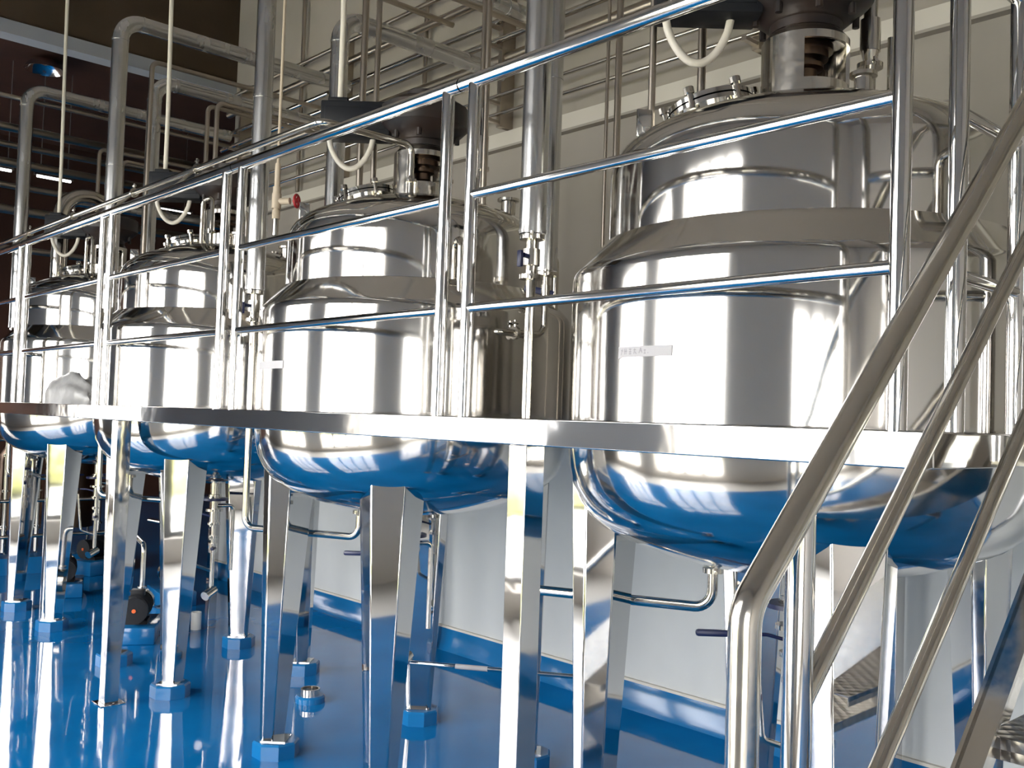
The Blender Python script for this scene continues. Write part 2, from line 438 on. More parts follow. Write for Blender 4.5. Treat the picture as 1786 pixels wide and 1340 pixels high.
        if k == 0:
            ik = MB()
            def stroke(u0, v0, u1, v1, wd=.0012):
                pts = []
                L = math.hypot((u1-u0), (v1-v0)) or 1; nx, ny = -(v1-v0)/L*wd, (u1-u0)/L*wd
                for (u, v) in ((u0+nx, v0+ny), (u0-nx, v0-ny), (u1-nx, v1-ny), (u1+nx, v1+ny)):
                    q = math.radians(a0)+u/R_J; x, y = P2((cx, cy), q, R_J+.0026); pts.append((x, y, z0+v))
                ik.add(pts, [(0, 1, 2, 3)])
            for (u0, v0, u1, v1) in ((.012,.006,.018,.024),(.012,.020,.020,.018),(.028,.024,.028,.008),(.034,.024,.034,.008),(.026,.017,.038,.017),(.046,.022,.056,.022),(.046,.015,.056,.015),(.046,.009,.056,.009),(.051,.024,.051,.007),
                                      (.064,.020,.074,.020),(.069,.024,.066,.008),(.070,.015,.076,.008),(.086,.010,.092,.025),(.092,.025,.098,.010),(.093,.019,.093,.014),(.104,.018,.112,.018),(.108,.020,.108,.009),(.104,.009,.112,.009),(.118,.010,.121,.010)):
                stroke(u0, v0, u1, v1)
            ik.build('handwriting', M['ink'], lp)
    return t
tanks = [make_tank(k) for k in range(4)]
# blue plinths under the legs
side = {(-1,-1): 'front leg nearer the camera', (-1,1): 'front leg farther from the camera', (1,-1): 'rear leg nearer the camera', (1,1): 'rear leg farther from the camera'}
for k in range(4):
    for (sx, sy), s in side.items():
        c0 = (TX+sx*.612*RT2, TY[k]+sy*.612*RT2)
        p = MB().lathe([(0, 0), (.112, 0), (.112, .066), (.104, .075), (0, .075)], (0, 0), 8, Matrix.Rotation(PI/8, 4, 'Z'))
        o = p.build('leg_plinth', M['floor_side'], None, angle=20); o.location = (c0[0], c0[1], 0.0)
        tag(o, 'blue octagonal pad under the %s of the %s' % (s, WHICH[k]), 'plinth', 'blue pads under the tank legs')

# ------------------------------------------------------------------ agitators
def make_agitator(k):
    cx, cy = TX, TY[k]; zb = 2.712
    t = thing('agitator_drive', ['dark geared agitator with an open steel housing on the tank nearest the stair',
                                 'agitator with black motor box and dark gearbox on the second tank',
                                 'agitator with black motor box on the third tank from the stair',
                                 'agitator with black motor box on the tank at the far left'][k], 'agitator', (cx, cy, zb))
    # lantern housing with two window openings
    h = MB(); seg = 72; r0 = .142; r1 = .13
    rows = [zb, 2.785, 2.915, 2.94]
    dirs = [math.radians(-105), math.radians(75)]
    def opened(a):
        return any(abs((a-d+PI) % (2*PI)-PI) < math.radians(47) for d in dirs)
    for i in range(3):
        for j in range(seg):
            a = 2*PI*(j+.5)/seg
            if i == 1 and opened(a): continue
            a0, a1 = 2*PI*j/seg, 2*PI*(j+1)/seg
            q = []
            for rr in (r0, r1):
                for (aa, zz) in ((a0, rows[i]), (a1, rows[i]), (a1, rows[i+1]), (a0, rows[i+1])):
                    x, y = P2((cx, cy), aa, rr); q.append((x, y, zz))
            fs = [(0,1,2,3), (7,6,5,4)]
            if i == 1:
                if opened(a-2*PI/seg): fs.append((0,3,7,4))
                if opened(a+2*PI/seg): fs.append((1,5,6,2))
            elif opened(a):
                fs.append((3,2,6,7) if i == 0 else (0,4,5,1))
            h.add(q, fs)
    h.lathe([(r0, 2.94), (.115, 2.972), (0, 2.972)], (cx, cy), seg)
    h.lathe([(r0, zb), (r0+.02, zb), (r0+.02, zb-.012), (r0, zb-.012)], (cx, cy), seg)
    hs = h.build('lantern_housing', M['stair'], t); 
    s = MB().lathe([(0, 2.72), (.085, 2.72), (.085, 2.76), (.05, 2.815), (.04, 2.82), (.04, 2.85), (.06, 2.855), (.06, 2.87), (.036, 2.873), (.036, 2.885), (.075, 2.885), (.075, 2.91), (.09, 2.91), (.09, 2.93), (0, 2.93)], (cx, cy), 36)
    s.build('shaft_coupling', M['dark'], t)
    g = MB().lathe([(0, 2.972), (.118, 2.972), (.118, 3.0), (.135, 3.005), (.195, 3.055), (.215, 3.075), (.215, 3.17), (.17, 3.20), (.09, 3.22), (.09, 3.25), (0, 3.25)], (cx, cy), 40)
    for i in range(8):
        a = 2*PI*i/8; x, y = P2((cx, cy), a, .165); g.cyl((x, y, 3.0), (x, y, 3.035), .012, 8)
    g.build('gearbox', M['gear'], t)
    ax = math.radians(132.5+ (0))  # motor points along the row and towards the window wall
    dx, dy = math.cos(math.radians(137)), math.sin(math.radians(137))
    mt = MB()
    def mp(s, z=3.10): return Vector((cx+dx*s, cy+dy*s, z))
    rz = math.atan2(dy, dx)
    mt.obox(mp(.33), .34, .15, .17, rz=rz, bev=.008); mt.cyl(mp(.10), mp(.17), .075, 28); mt.obox(mp(.33), .30, .157, .11, rz=rz, bev=.004)
    mo = mt.build('motor', M['black'], t)
    MB().obox(mp(.42, 3.192), .1, .12, .03, rz=rz, bev=.008).build('terminal_box', M['black'], mo)
    return t, mp
ag = [make_agitator(k) for k in range(4)]

# white flexible conduits to the motors
for k in range(4):
    mp = ag[k][1]; e = mp(.42, 3.20); b = mp(.36, 2.97); d = (mp(1)-mp(0))
    top = Vector((e.x-.02, e.y+.03, 6.4))
    cb = MB().tube([e, e+Vector((0, 0, .4)), e+Vector((-.01, .02, 1.6)), top], .014 if k else .015, .3, 12)
    tag(cb.build('power_conduit', M['hose'], None, loc=tuple(e)), ['white conduit rising out of view above the nearest agitator motor', 'white conduit rising from the black motor over the second tank', 'white conduit rising from the black motor over the third tank', 'thin white conduit rising from the motor over the farthest tank'][k], 'conduit', 'motor conduits')
    # hanging loop below the motor
    pts = []; rad = .07; drop = .16
    s0 = mp(.47, 3.03); s1 = mp(.25, 3.025)
    for i in range(25):
        q = i/24; p = s0.lerp(s1, q); p.z -= drop*math.sin(PI*q)**.6; pts.append(p)
    lp = MB().sweep(pts, [.0135]*len(pts), 12)
    tag(lp.build('cable_loop', M['hose'], None, loc=tuple(s0)), ['white hose loop hanging under the nearest agitator motor', 'white hose loop hanging under the black motor of the second tank', 'small white hose loop below the motor of the third tank', 'small white hose loop below the motor of the farthest tank'][k], 'hose', 'motor hose loops')

# ------------------------------------------------------------------ platform
PX = 2.07; ZT = 1.664; ZB = 1.581; PY0, PY1 = .93, 9.1
pf = thing('mezzanine_platform', 'long steel mezzanine platform with polished edge beam round the tanks', 'platform', (PX, PY0, 0))
def beam(a, b, name):
    o = MB().box(a, b).build(name, M['beam'], pf, bevel=.004); return o
beam((PX-.02, PY0, ZB), (PX+.03, PY1, ZT), 'edge_beam')
beam((PX+.03, PY0, ZB), (4.4, PY0+.05, ZT), 'end_beam')
for y in (2.76, 4.86, 6.95, 9.05): beam((PX+.03, y-.03, ZB), (4.4, y+.03, ZT-.006), 'cross_beam')
dk = MB(); cells = [PY0+.05, 2.76, 4.86, 6.95, 9.1]
for k in range(4):
    y0, y1 = cells[k], cells[k+1]; x0, x1 = PX+.03, 4.4; cx, cy = TX, TY[k]; n = 96; rin = .765
    ring = []; outr = []
    for i in range(n):
        a = 2*PI*i/n; ca, sa = math.cos(a), math.sin(a)
        ts = []
        if ca > 1e-6: ts.append((x1-cx)/ca)
        if ca < -1e-6: ts.append((x0-cx)/ca)
        if sa > 1e-6: ts.append((y1-cy)/sa)
        if sa < -1e-6: ts.append((y0-cy)/sa)
        tt = min(ts); outr.append((cx+ca*tt, cy+sa*tt)); rr = min(rin, tt-.002); ring.append((cx+ca*rr, cy+sa*rr))
    # snap the corners
    for (X, Y) in ((x0, y0), (x0, y1), (x1, y0), (x1, y1)):
        j = min(range(n), key=lambda q: (outr[q][0]-X)**2+(outr[q][1]-Y)**2); outr[j] = (X, Y)
    vs = []
    for z in (ZT-.022, ZT-.014):
        vs += [(x, y, z) for x, y in ring]+[(x, y, z) for x, y in outr]
    fs = []
    for i in range(n):
        j = (i+1) % n
        fs += [(i, j, n+j, n+i), (2*n+i, 3*n+i, 3*n+j, 2*n+j), (i, 2*n+i, 2*n+j, j), (n+i, n+j, 3*n+j, 3*n+i)]
    dk.add(vs, fs)
dk.build('deck_plate', M['deck'], pf, angle=20)
for y, nm in ((2.2, 1), (5.53, 2)):
    c = MB().box((PX-.02, y-.04, 0.006), (PX+.06, y+.04, ZB)); c.box((PX-.05, y-.07, 0), (PX+.09, y+.07, .006))
    co = c.build('support_column', M['beam'], pf, bevel=.004)
    if nm == 1: co['label'] = 'mirror polished square column carrying the beam'
for x, y in ((4.3, 2.08), (4.3, 5.5), (4.3, 8.9)):
    MB().box((x-.04, y-.04, 0), (x+.04, y+.04, ZB)).build('support_column', M['beam'], pf, bevel=.004)

# ------------------------------------------------------------------ guard rails
def guard(y0, y1, e0, e1, label, group='guard rail panels along the platform edge'):
    t = thing('guard_rail', label, 'railing', (PX, y0, ZT), group)
    MB().tube([(PX, e0, 2.80), (PX, e1, 2.80)], .025, 0, 24).build('top_rail', M['rail'], t)
    for z, nm in ((2.41, 'mid_rail'), (2.027, 'lower_rail')):
        MB().tube([(PX, y0, z), (PX, y1, z)], .0165, 0, 20).build(nm, M['rail'], t)
    for y in (y0, y1): MB().tube([(PX, y, ZT-.004), (PX, y, 2.795)], .0225, 0, 24).build('post', M['rail'], t)
guard(1.0, 2.49, .96, 2.556, 'guard rail panel in front of the tank nearest the stair')
guard(2.632, 4.15, 2.562, 4.228, 'guard rail panel in front of the second tank from the stair')
guard(4.312, 5.765, 4.234, 5.836, 'guard rail panel in front of the third tank from the stair')
guard(5.912, 7.375, 5.842, 7.45, 'guard rail panel in front of the grey bag and farthest tank')
guard(7.535, 9.0, 7.456, 9.05, 'guard rail panel cut off at the left edge of the view')
# end panel beside the stair
EYR = .955
t = thing('end_guard_rail', 'short guard rail panel at the platform end beside the stair', 'railing', (2.26, EYR, ZT))
MB().tube([(2.09, EYR, 2.80), (2.63, EYR, 2.80)], .025, 0, 24).build('top_rail', M['rail'], t)
for z, nm in ((2.41, 'mid_rail'), (2.027, 'lower_rail')): MB().tube([(2.26, EYR, z), (2.62, EYR, z)], .0165, 0, 20).build(nm, M['rail'], t)
for x in (2.26, 2.62): MB().tube([(x, EYR, ZT-.004), (x, EYR, 2.795)], .0225, 0, 24).build('post', M['rail'], t)

# ------------------------------------------------------------------ stair
SY = .85; SL = .95
def zst(x): return .985+SL*(x-2.0)     # top edge of the stringer
st = thing('steel_stair', 'steep steel stair with checker plate treads rising to the platform', 'stair', (1.0, .45, 0))
dirv = Vector((1, 0, SL)).normalized(); nrm = Vector((-SL, 0, 1)).normalized()
for y in (.835, .08):
    xa = 2.0-.985/SL; xb = 2.72
    s = MB(); A = Vector((xa, 0, 0)); Bp = Vector((xb, 0, zst(xb))); dn = Vector((.2, 0, 0))
    q = [A, Bp, Vector((xb, 0, zst(xb)-.2)), Vector((xa+.2/SL, 0, 0))]
    s.prism([p+Vector((0, y-.008, 0)) for p in q], [p+Vector((0, y+.008, 0)) for p in q])
    fl = .05 if y < .5 else -.05
    s.prism([A+Vector((0, y, .0)), Bp+Vector((0, y, 0)), Bp+Vector((0, y+fl, 0)), A+Vector((0, y+fl, 0))], [A+Vector((.012, y, 0)), Bp+Vector((.012, y, -.004)), Bp+Vector((.012, y+fl, -.004)), A+Vector((.012, y+fl, 0))])
    s.build('stringer', M['stair'], st, angle=20)
for i in range(7):
    z = .208*(i+1); x = 2.0+(z-.985)/SL+.06
    tr_ = MB(); tr_.box((x, .092, z-.004), (x+.24, .823, z)); tr_.box((x, .092, z-.045), (x+.004, .823, z-.004)); tr_.box((x+.236, .092, z-.03), (x+.24, .823, z-.004))
    tr_.build('tread', M['checker'], st, angle=20)
ld = MB(); ld.box((2.72, .06, ZT-.02), (4.4, PY0, ZT-.008)); ld.box((2.72, .06, ZB), (2.77, PY0, ZT-.02)); ld.box((2.77, .06, ZB), (4.4, .1, ZT-.02)); ld.build('landing', M['deck'], st, angle=20)
for x, y in ((2.75, .1), (4.35, .1)): MB().box((x-.03, y-.03, 0), (x+.03, y+.03, ZB)).build('landing_column', M['beam'], st)
hr = thing('stair_handrail', 'brushed steel tube handrail along the stair, with bent newel post', 'handrail', (1.278, SY, 0))
def zr(x, k): return (1.383+SL*(x-1.278), 1.264+SL*(x-1.511)+.012, 1.066+SL*(x-1.749)+.012)[k]
MB().tube([(1.278, SY, .42), (1.278, SY, 1.383), (2.66, SY, zr(2.66, 0)), (2.9, SY, zr(2.66, 0))], .0255, .07, 28).build('hand_tube', M['stair'], hr)
MB().tube([(1.432, SY, .42), (1.432, SY, zr(1.432, 0)-.01)], .0245, 0, 28).build('post', M['rail'], hr)
MB().tube([(1.432, SY, zr(1.432, 1)), (2.66, SY, zr(2.66, 1))], .0175, 0, 20).build('mid_tube', M['stair'], hr)
MB().tube([(1.46, SY, zr(1.46, 2)), (2.66, SY, zr(2.66, 2))], .0175, 0, 20).build('lower_tube', M['stair'], hr)
MB().tube([(2.66, SY, zst(2.66)-.02), (2.66, SY, zr(2.66, 0)-.01)], .0245, 0, 24).build('post', M['rail'], hr)
cl = MB(); cl.obox((2.36, SY-.03, 1.20), .07, .05, .05, ry=-.7, bev=.008); cl.cyl((2.36, SY-.06, 1.20), (2.36, SY-.02, 1.20), .02, 12)
cl.build('tread_bracket', M['pipe'], st)

# ------------------------------------------------------------------ insulated vertical pipes with valves and drain lines
def clad_pipe(path, r, bend, name, label, group, bands=True):
    b = MB().tube(path, r, bend, 32)
    p = [Vector(q) for q in path]
    for a, c in zip(p, p[1:]):
        L = (c-a).length; d = (c-a).normalized(); n = max(1, int(L/.85)); m0 = bend*1.05
        for i in range(n+1):
            s = m0+(L-2*m0)*i/n if L > 2*m0 else L/2
            q = a+d*s
            if (a is p[0] and i == 0): q = a+d*.01
            b.cyl(q-d*.006, q+d*.006, r+.0025, 32)
    return tag(b.build(name, M['clad'], None, loc=path[0]), label, 'pipe', group)
def clamp(b, c, r, ax='z'):
    c = Vector(c); d = Vector((0, 0, 1)) if ax == 'z' else (Vector((1, 0, 0)) if ax == 'x' else Vector((0, 1, 0)))
    b.cyl(c-d*.008, c+d*.008, r*1.55, 20)
    s = Vector((-.7, -.7, 0)) if ax == 'z' else Vector((0, 0, 1))
    b.cyl(c+s*r*1.4, c+s*(r*1.4+.03), .006, 8); b.cyl(c+s*(r*1.4+.018)-d*.014, c+s*(r*1.4+.018)+d*.014, .007, 8)
wn_ = ['between the first and second tanks', 'between the second and third tanks', 'between the third and fourth tanks', 'past the farthest tank']
for k in range(4):
    x, y = 2.41, TY[k]+.83; zb = (2.335, 2.29, 2.29, 2.29)[k]
    clad_pipe([(x, y, zb), (x, y, 4.33), (4.25, y, 4.33)], .049 if k < 2 else .055, .14, 'insulated_pipe', 'thick silver clad pipe by the rail %s' % wn_[k], 'thick clad pipes along the rail')
    v = thing('ball_valve', 'sanitary valve under the thick clad pipe %s' % wn_[k], 'valve', (x, y, zb), 'valves under the clad pipes')
    b = MB(); clamp(b, (x, y, zb-.012), .03); b.cyl((x, y, zb-.02), (x, y, zb-.055), .02, 18); b.cyl((x, y, zb-.055), (x, y, zb-.115), .03, 22); b.cyl((x, y, zb-.115), (x, y, zb-.15), .02, 18); clamp(b, (x, y, zb-.157), .028)
    b.build('valve_body', M['pipe'], v)
    hd = MB(); hd.cyl((x-.028, y-.01, zb-.085), (x-.06, y-.02, zb-.085), .009, 10); hd.obox((x-.075, y-.02, zb-.10), .016, .02, .06, bev=.004); hd.build('handle', M['navy'], v)
    d = MB().tube([(x, y, zb-.165), (x, y, 1.055), (2.70, TY[k]+.21, 1.055), (2.70, TY[k]+.21, 1.185)], .0175, .06, 16); clamp(d, (2.70, TY[k]+.21, 1.18), .022)
    tag(d.build('drain_line', M['pipe'], None, loc=(x, y, 1.05)), 'bent steel tube running from the platform edge to the bottom of the %s' % WHICH[k], 'pipe', 'bent tubes under the tanks')
# second row of clad pipes nearer the wall
x, y, zb = 2.95, 3.02, 2.31
clad_pipe([(x, y, zb), (x, y, 4.02), (4.2, y, 4.02)], .048, .14, 'insulated_pipe', 'thick clad pipe just behind the front one, ending above a navy handle', 'thick clad pipes nearer the wall')
v = thing('ball_valve', 'valve with flat navy handle behind the first thick clad pipe', 'valve', (x, y, zb))
b = MB(); clamp(b, (x, y, zb-.012), .032); b.cyl((x, y, zb-.02), (x, y, zb-.06), .017, 18); b.cyl((x, y, zb-.06), (x, y, zb-.13), .022, 18); clamp(b, (x, y, zb-.14), .02); b.build('valve_body', M['pipe'], v)
hb = MB(); hb.obox((x-.02, y+.02, zb-.085), .13, .02, .028, rz=math.radians(-42), ry=.2, bev=.004); hb.build('handle', M['navy'], v)
b = MB().tube([(x, y, zb-.145), (x, y, 2.03), (2.72, 3.06, 2.03), (2.72, 3.1, 2.03)], .014, .05, 14); clamp(b, (2.80, 3.045, 2.03), .018, 'x')
tag(b.build('steam_inlet', M['pipe'], None, loc=(x, y, 2.03)), 'small bent inlet tube entering the side of the second tank', 'pipe')
clad_pipe([(2.95, 4.78, 1.7), (2.95, 4.78, 3.95), (4.2, 4.78, 3.95)], .052, .14, 'insulated_pipe', 'thick clad pipe rising behind the manhole of the second tank', 'thick clad pipes nearer the wall')
clad_pipe([(2.75, 6.95, 1.7), (2.75, 6.95, 4.04), (4.2, 6.95, 4.04)], .05, .14, 'insulated_pipe', 'thick clad pipe rising behind the black motor of the third tank', 'thick clad pipes nearer the wall')
clad_pipe([(3.0, 9.6, 0), (3.0, 9.6, 3.6), (4.6, 9.6, 3.6)], .05, .14, 'insulated_pipe', 'clad pipe standing in the dark hall behind the farthest tank', 'thick clad pipes nearer the wall')

# thin pipes dropping to the tank domes
def thin(path, r, label, m='thin', bend=.05, nm='thin_pipe', group='thin vertical pipes over the tanks'):
    return tag(MB().tube(path, r, bend, 12).build(nm, M[m], None, loc=path[0]), label, 'pipe', group)
def dz(k, x, y): return dome_z(math.hypot(x-TX, y-TY[k]))-.005
thin([(3.52, 3.14, 1.66), (3.52, 3.14, 4.5), (4.2, 3.14, 4.5)], .017, 'tall thin pipe against the wall just left of the nearest tank')
thin([(3.53, 3.22, 1.66), (3.53, 3.22, 4.6), (4.2, 3.22, 4.6)], .009, 'thinnest pipe beside the tall one left of the nearest tank')
thin([(2.55, 2.12, dz(0, 2.55, 2.12)), (2.55, 2.12, 6.4)], .0125, 'thin pipe dropping to the left lug of the nearest tank')
thin([(2.80, 2.10, dz(0, 2.80, 2.10)), (2.80, 2.10, 4.5), (4.2, 2.10, 4.5)], .015, 'thin pipe dropping to the manhole of the nearest tank')
thin([(2.85, 4.24, dz(1, 2.85, 4.24)), (2.85, 4.24, 4.2), (4.2, 4.24, 4.2)], .015, 'thin pipe dropping just right of the manhole on the second tank')
thin([(2.85, 4.37, dz(1, 2.85, 4.37)), (2.85, 4.37, 4.1), (4.2, 4.37, 4.1)], .018, 'thin pipe dropping behind the manhole on the second tank')
thin([(2.62, 6.69, 1.66), (2.62, 6.69, 4.08), (4.2, 6.69, 4.08)], .017, 'tall thin brown pipe between the third and farthest tanks')
thin([(3.15, 6.93, 1.66), (3.15, 6.93, 3.95), (4.2, 6.93, 3.95)], .017, 'thin pipe with high elbow left of the rearmost beige wall corner')
thin([(3.0, 6.45, dz(2, 3.0, 6.45)), (3.0, 6.45, 3.83), (4.2, 6.45, 3.83)], .017, 'thin elbowed pipe dropping to the third tank')
thin([(3.1, 9.05, 1.66), (3.1, 9.05, 4.0), (4.2, 9.05, 4.0)], .018, 'thin pipe with elbow standing behind the farthest tank')
thin([(3.16, 8.93, 1.66), (3.16, 8.93, 3.88), (4.2, 8.93, 3.88)], .016, 'second thin pipe paired behind the farthest tank')
thin([(3.0, 8.2, dz(3, 3.0, 8.2)), (3.0, 8.2, 3.72), (4.2, 8.2, 3.72)], .016, 'thin elbowed pipe dropping to the farthest tank dome')
thin([(2.62, 5.0, 2.9), (2.62, 5.0, 6.4)], .012, 'thin rod hanging from the ceiling near the second tank')
thin([(3.25, 3.85, 2.6), (3.25, 3.85, 4.3), (4.2, 3.85, 4.3)], .013, 'thin pipe dropping right of the second agitator')
thin([(3.0, 3.52, dz(1, 3.0, 3.52)), (3.0, 3.52, 6.4)], .014, 'thin rod rising to the ceiling beside the second agitator')
# curved vapour duct over the farthest tank
U = [(2.62, 8.5, 2.58), (2.62, 8.5, 3.43), (3.06, 8.5, 3.43), (3.06, 8.5, 2.58)]
tag(MB().tube(U, .06, .21, 28).build('vapour_duct', M['pipe'], None, loc=U[0]), 'wide arched duct over the farthest tank', 'duct')

# clean-in-place line clipped above the top rail
cz = 2.93; cxp = 2.18
c = MB().tube([(cxp, 9.2, cz), (cxp, 3.66, cz), (2.67, 3.66, cz), (2.67, 3.66, dome_z(.24)-.01)], .0155, .045, 16)
cp = tag(c.build('rinse_line', M['pipe'], None, loc=(cxp, 3.66, cz)), 'slim steel tube along the top rail, bending down to the second tank', 'pipe')
for y in (5.75, 7.75, 4.9, 6.8):
    q = MB(); clamp(q, (cxp, y, cz), .017, 'y'); q.tube([(cxp, y, cz), (cxp-.06, y, cz-.06), (PX, y, 2.822)], .007, .02, 8); q.build('clip', M['pipe'], cp)
q = MB(); clamp(q, (2.67, 3.66, 2.76), .018); q.build('clamp', M['pipe'], cp)
for k in (2, 3):
    x, y = 2.66, TY[k]-.18; z = dome_z(math.hypot(x-TX, y-TY[k]))-.01
    q = MB().tube([(x, y, z), (x, y, z+.30), (x+.0, y+.14, z+.30), (x, y+.14, z+.02)], .013, .035, 12); clamp(q, (x, y, z+.08), .016)
    tag(q.build('spray_loop', M['pipe'], None, loc=(x, y, z)), 'slim upside-down U tube on the dome of the %s' % WHICH[k], 'pipe', 'U tubes on the domes')
# cream tap pipe with red handwheel
tp = thing('tap_pipe', 'cream tap pipe with red handwheel hanging between second and third tanks', 'tap', (2.8, 5.17, 3.0))
q = MB().tube([(2.8, 5.17, 2.80), (2.8, 5.17, 3.13)], .017, 0, 14); q.cyl((2.8, 5.17, 3.12), (2.8, 5.17, 6.4), .009, 10); q.cyl((2.8, 5.17, 2.95), (2.8, 5.17, 2.99), .024, 14); q.cyl((2.8, 5.17, 2.80), (2.8, 5.17, 2.85), .024, 14)
q.cyl((2.8, 5.17, 2.905), (2.85, 5.10, 2.905), .02, 14); q.cyl((2.8, 5.17, 2.86), (2.8, 5.17, 2.95), .028, 16); q.build('riser', M['cream'], tp)
MB().cyl((2.8, 5.17, 2.70), (2.8, 5.17, 2.80), .018, 14).build('spout', M['pipe'], tp)
ww = Vector((.58, -.81, 0)); wc = Vector((2.875, 5.065, 2.905)); tn = Vector((.81, .58, 0))
q = MB(); pts = [wc+(tn*math.cos(2*PI*i/24)+Vector((0,0,1))*math.sin(2*PI*i/24))*.036 for i in range(25)]
q.sweep(pts, [.008]*25, 8, False)
for i in range(5):
    a = 2*PI*i/5; q.cyl(wc, wc+(tn*math.cos(a)+Vector((0,0,1))*math.sin(a))*.036, .005, 6)
q.cyl(wc-ww*.025, wc+ww*.01, .008, 8); q.build('handwheel', M['red'], tp)

# valve stack on the nearest tank dome, right of the agitator
vx, vy = 3.07, 1.60; z = dome_z(math.hypot(vx-TX, vy-TY[0]))
v = thing('relief_valve', 'upright clamped valve stack on the nearest tank behind the rail post', 'valve', (vx, vy, z))
b = MB(); b.cyl((vx, vy, z-.01), (vx, vy, z+.20), .02, 18); clamp(b, (vx, vy, z+.015), .026); clamp(b, (vx, vy, z+.20), .028); b.cyl((vx, vy, z+.21), (vx, vy, z+.25), .022, 18, .03); b.cyl((vx, vy, z+.25), (vx, vy, z+.36), .034, 20); b.cyl((vx, vy, z+.36), (vx, vy, z+.6), .024, 18)
b.build('valve_body', M['pipe'], v)
b = MB().tube([(vx, vy, z+.10), (vx+.05, vy-.05, z+.11), (vx+.05, vy-.05, z+.2)], .012, .02, 12); b.cyl((vx+.05, vy-.05, z+.05), (vx+.05, vy-.05, z+.3), .012, 12); b.build('bypass', M['pipe'], v)
# the same stack on the second tank
vx, vy = 3.07, 3.62; z = dome_z(math.hypot(vx-TX, vy-TY[1]))
v = thing('relief_valve', 'upright clamped valve stack on the second tank, between two rail posts', 'valve', (vx, vy, z))
b = MB(); b.cyl((vx, vy, z-.01), (vx, vy, z+.20), .018, 18); clamp(b, (vx, vy, z+.015), .022); clamp(b, (vx, vy, z+.20), .024); b.cyl((vx, vy, z+.21), (vx, vy, z+.36), .03, 20); b.cyl((vx, vy, z+.36), (vx, vy, z+.5), .02, 18)
b.build('valve_body', M['pipe'], v)

# ------------------------------------------------------------------ pipes along the wall
def wall_pipe(z, r, label, y0=-4.5, y1=9.1, x=4.3, m='pipe'):
    b = MB().tube([(x, y0, z), (x, y1, z)], r, 0, 14)
    return tag(b.build('wall_pipe', M[m], None, loc=(x, y0, z)), label, 'pipe', 'pipes along the wall')
wall_pipe(3.735, .014, 'lowest thin pipe along the wall, just above the pale band')
wall_pipe(3.862, .014, 'second thin pipe along the wall, above the pale band')
wall_pipe(4.25, .022, 'lower of the two shiny wall pipes under the high ones')
wall_pipe(4.382, .022, 'upper of the two shiny wall pipes under the high ones')
wall_pipe(4.05, .02, 'dull brown pipe along the wall at mid height', x=4.36, m='thin')
wall_pipe(4.15, .035, 'wide dull pipe along the wall below the shiny pair', x=4.38, m='thin')
wall_pipe(4.62, .03, 'high dull pipe along the wall near the top of view', x=4.36, m='thin')
wall_pipe(4.78, .018, 'highest thin wall pipe near the top of the view', x=4.34, m='thin')
for i, y in enumerate((-1.2, .9, 2.9, 4.95, 7.0, 8.8)):
    b = MB().box((4.33, y-.02, 3.66), (4.45, y+.02, 4.85)); 
    for z in (3.70, 3.83, 4.215, 4.35): b.box((4.22, y-.015, z-.02), (4.33, y+.015, z))
    tag(b.build('pipe_bracket', M['thin'], None, loc=(4.4, y, 3.66)), ['wall bracket behind the camera side of the stair', 'wall bracket above the stair landing', 'wall bracket left of the nearest tank', 'wall bracket behind the second tank', 'wall bracket behind the third tank', 'wall bracket at the far wall corner'][i], 'bracket', 'pipe brackets on the wall')
for i, (y, x0, z) in enumerate(((5.45, 1.6, 4.5), (8.9, 1.2, 4.25), (3.4, 1.9, 4.75))):
    b = MB().tube([(x0, y, 6.4), (x0, y, z), (4.3, y, z)], .02, .05, 14)
    tag(b.build('cross_pipe', M['thin'], None, loc=(x0, y, z)), ['dull pipe crossing above the third tank towards the wall', 'dull pipe crossing above the farthest tank towards the wall', 'dull pipe crossing high above the second tank towards the wall'][i], 'pipe', 'pipes crossing to the wall')
thin([(4.40, 7.75, 3.65), (4.40, 7.75, 6.4)], .018, 'dark vertical pipe on the beige wall near its far corner', nm='wall_riser')
thin([(4.40, 5.9, 3.65), (4.40, 5.9, 6.4)], .018, 'vertical wall pipe behind the second clad pipe', nm='wall_riser')
thin([(4.42, 2.66, 1.67), (4.42, 2.66, 3.9)], .02, 'vertical strip on the wall left of the nearest tank manhole', nm='wall_riser')
thin([(4.42, 5.95, 1.67), (4.42, 5.95, 3.52)], .015, 'vertical strip on the wall below the band near the cream tap', nm='wall_riser')

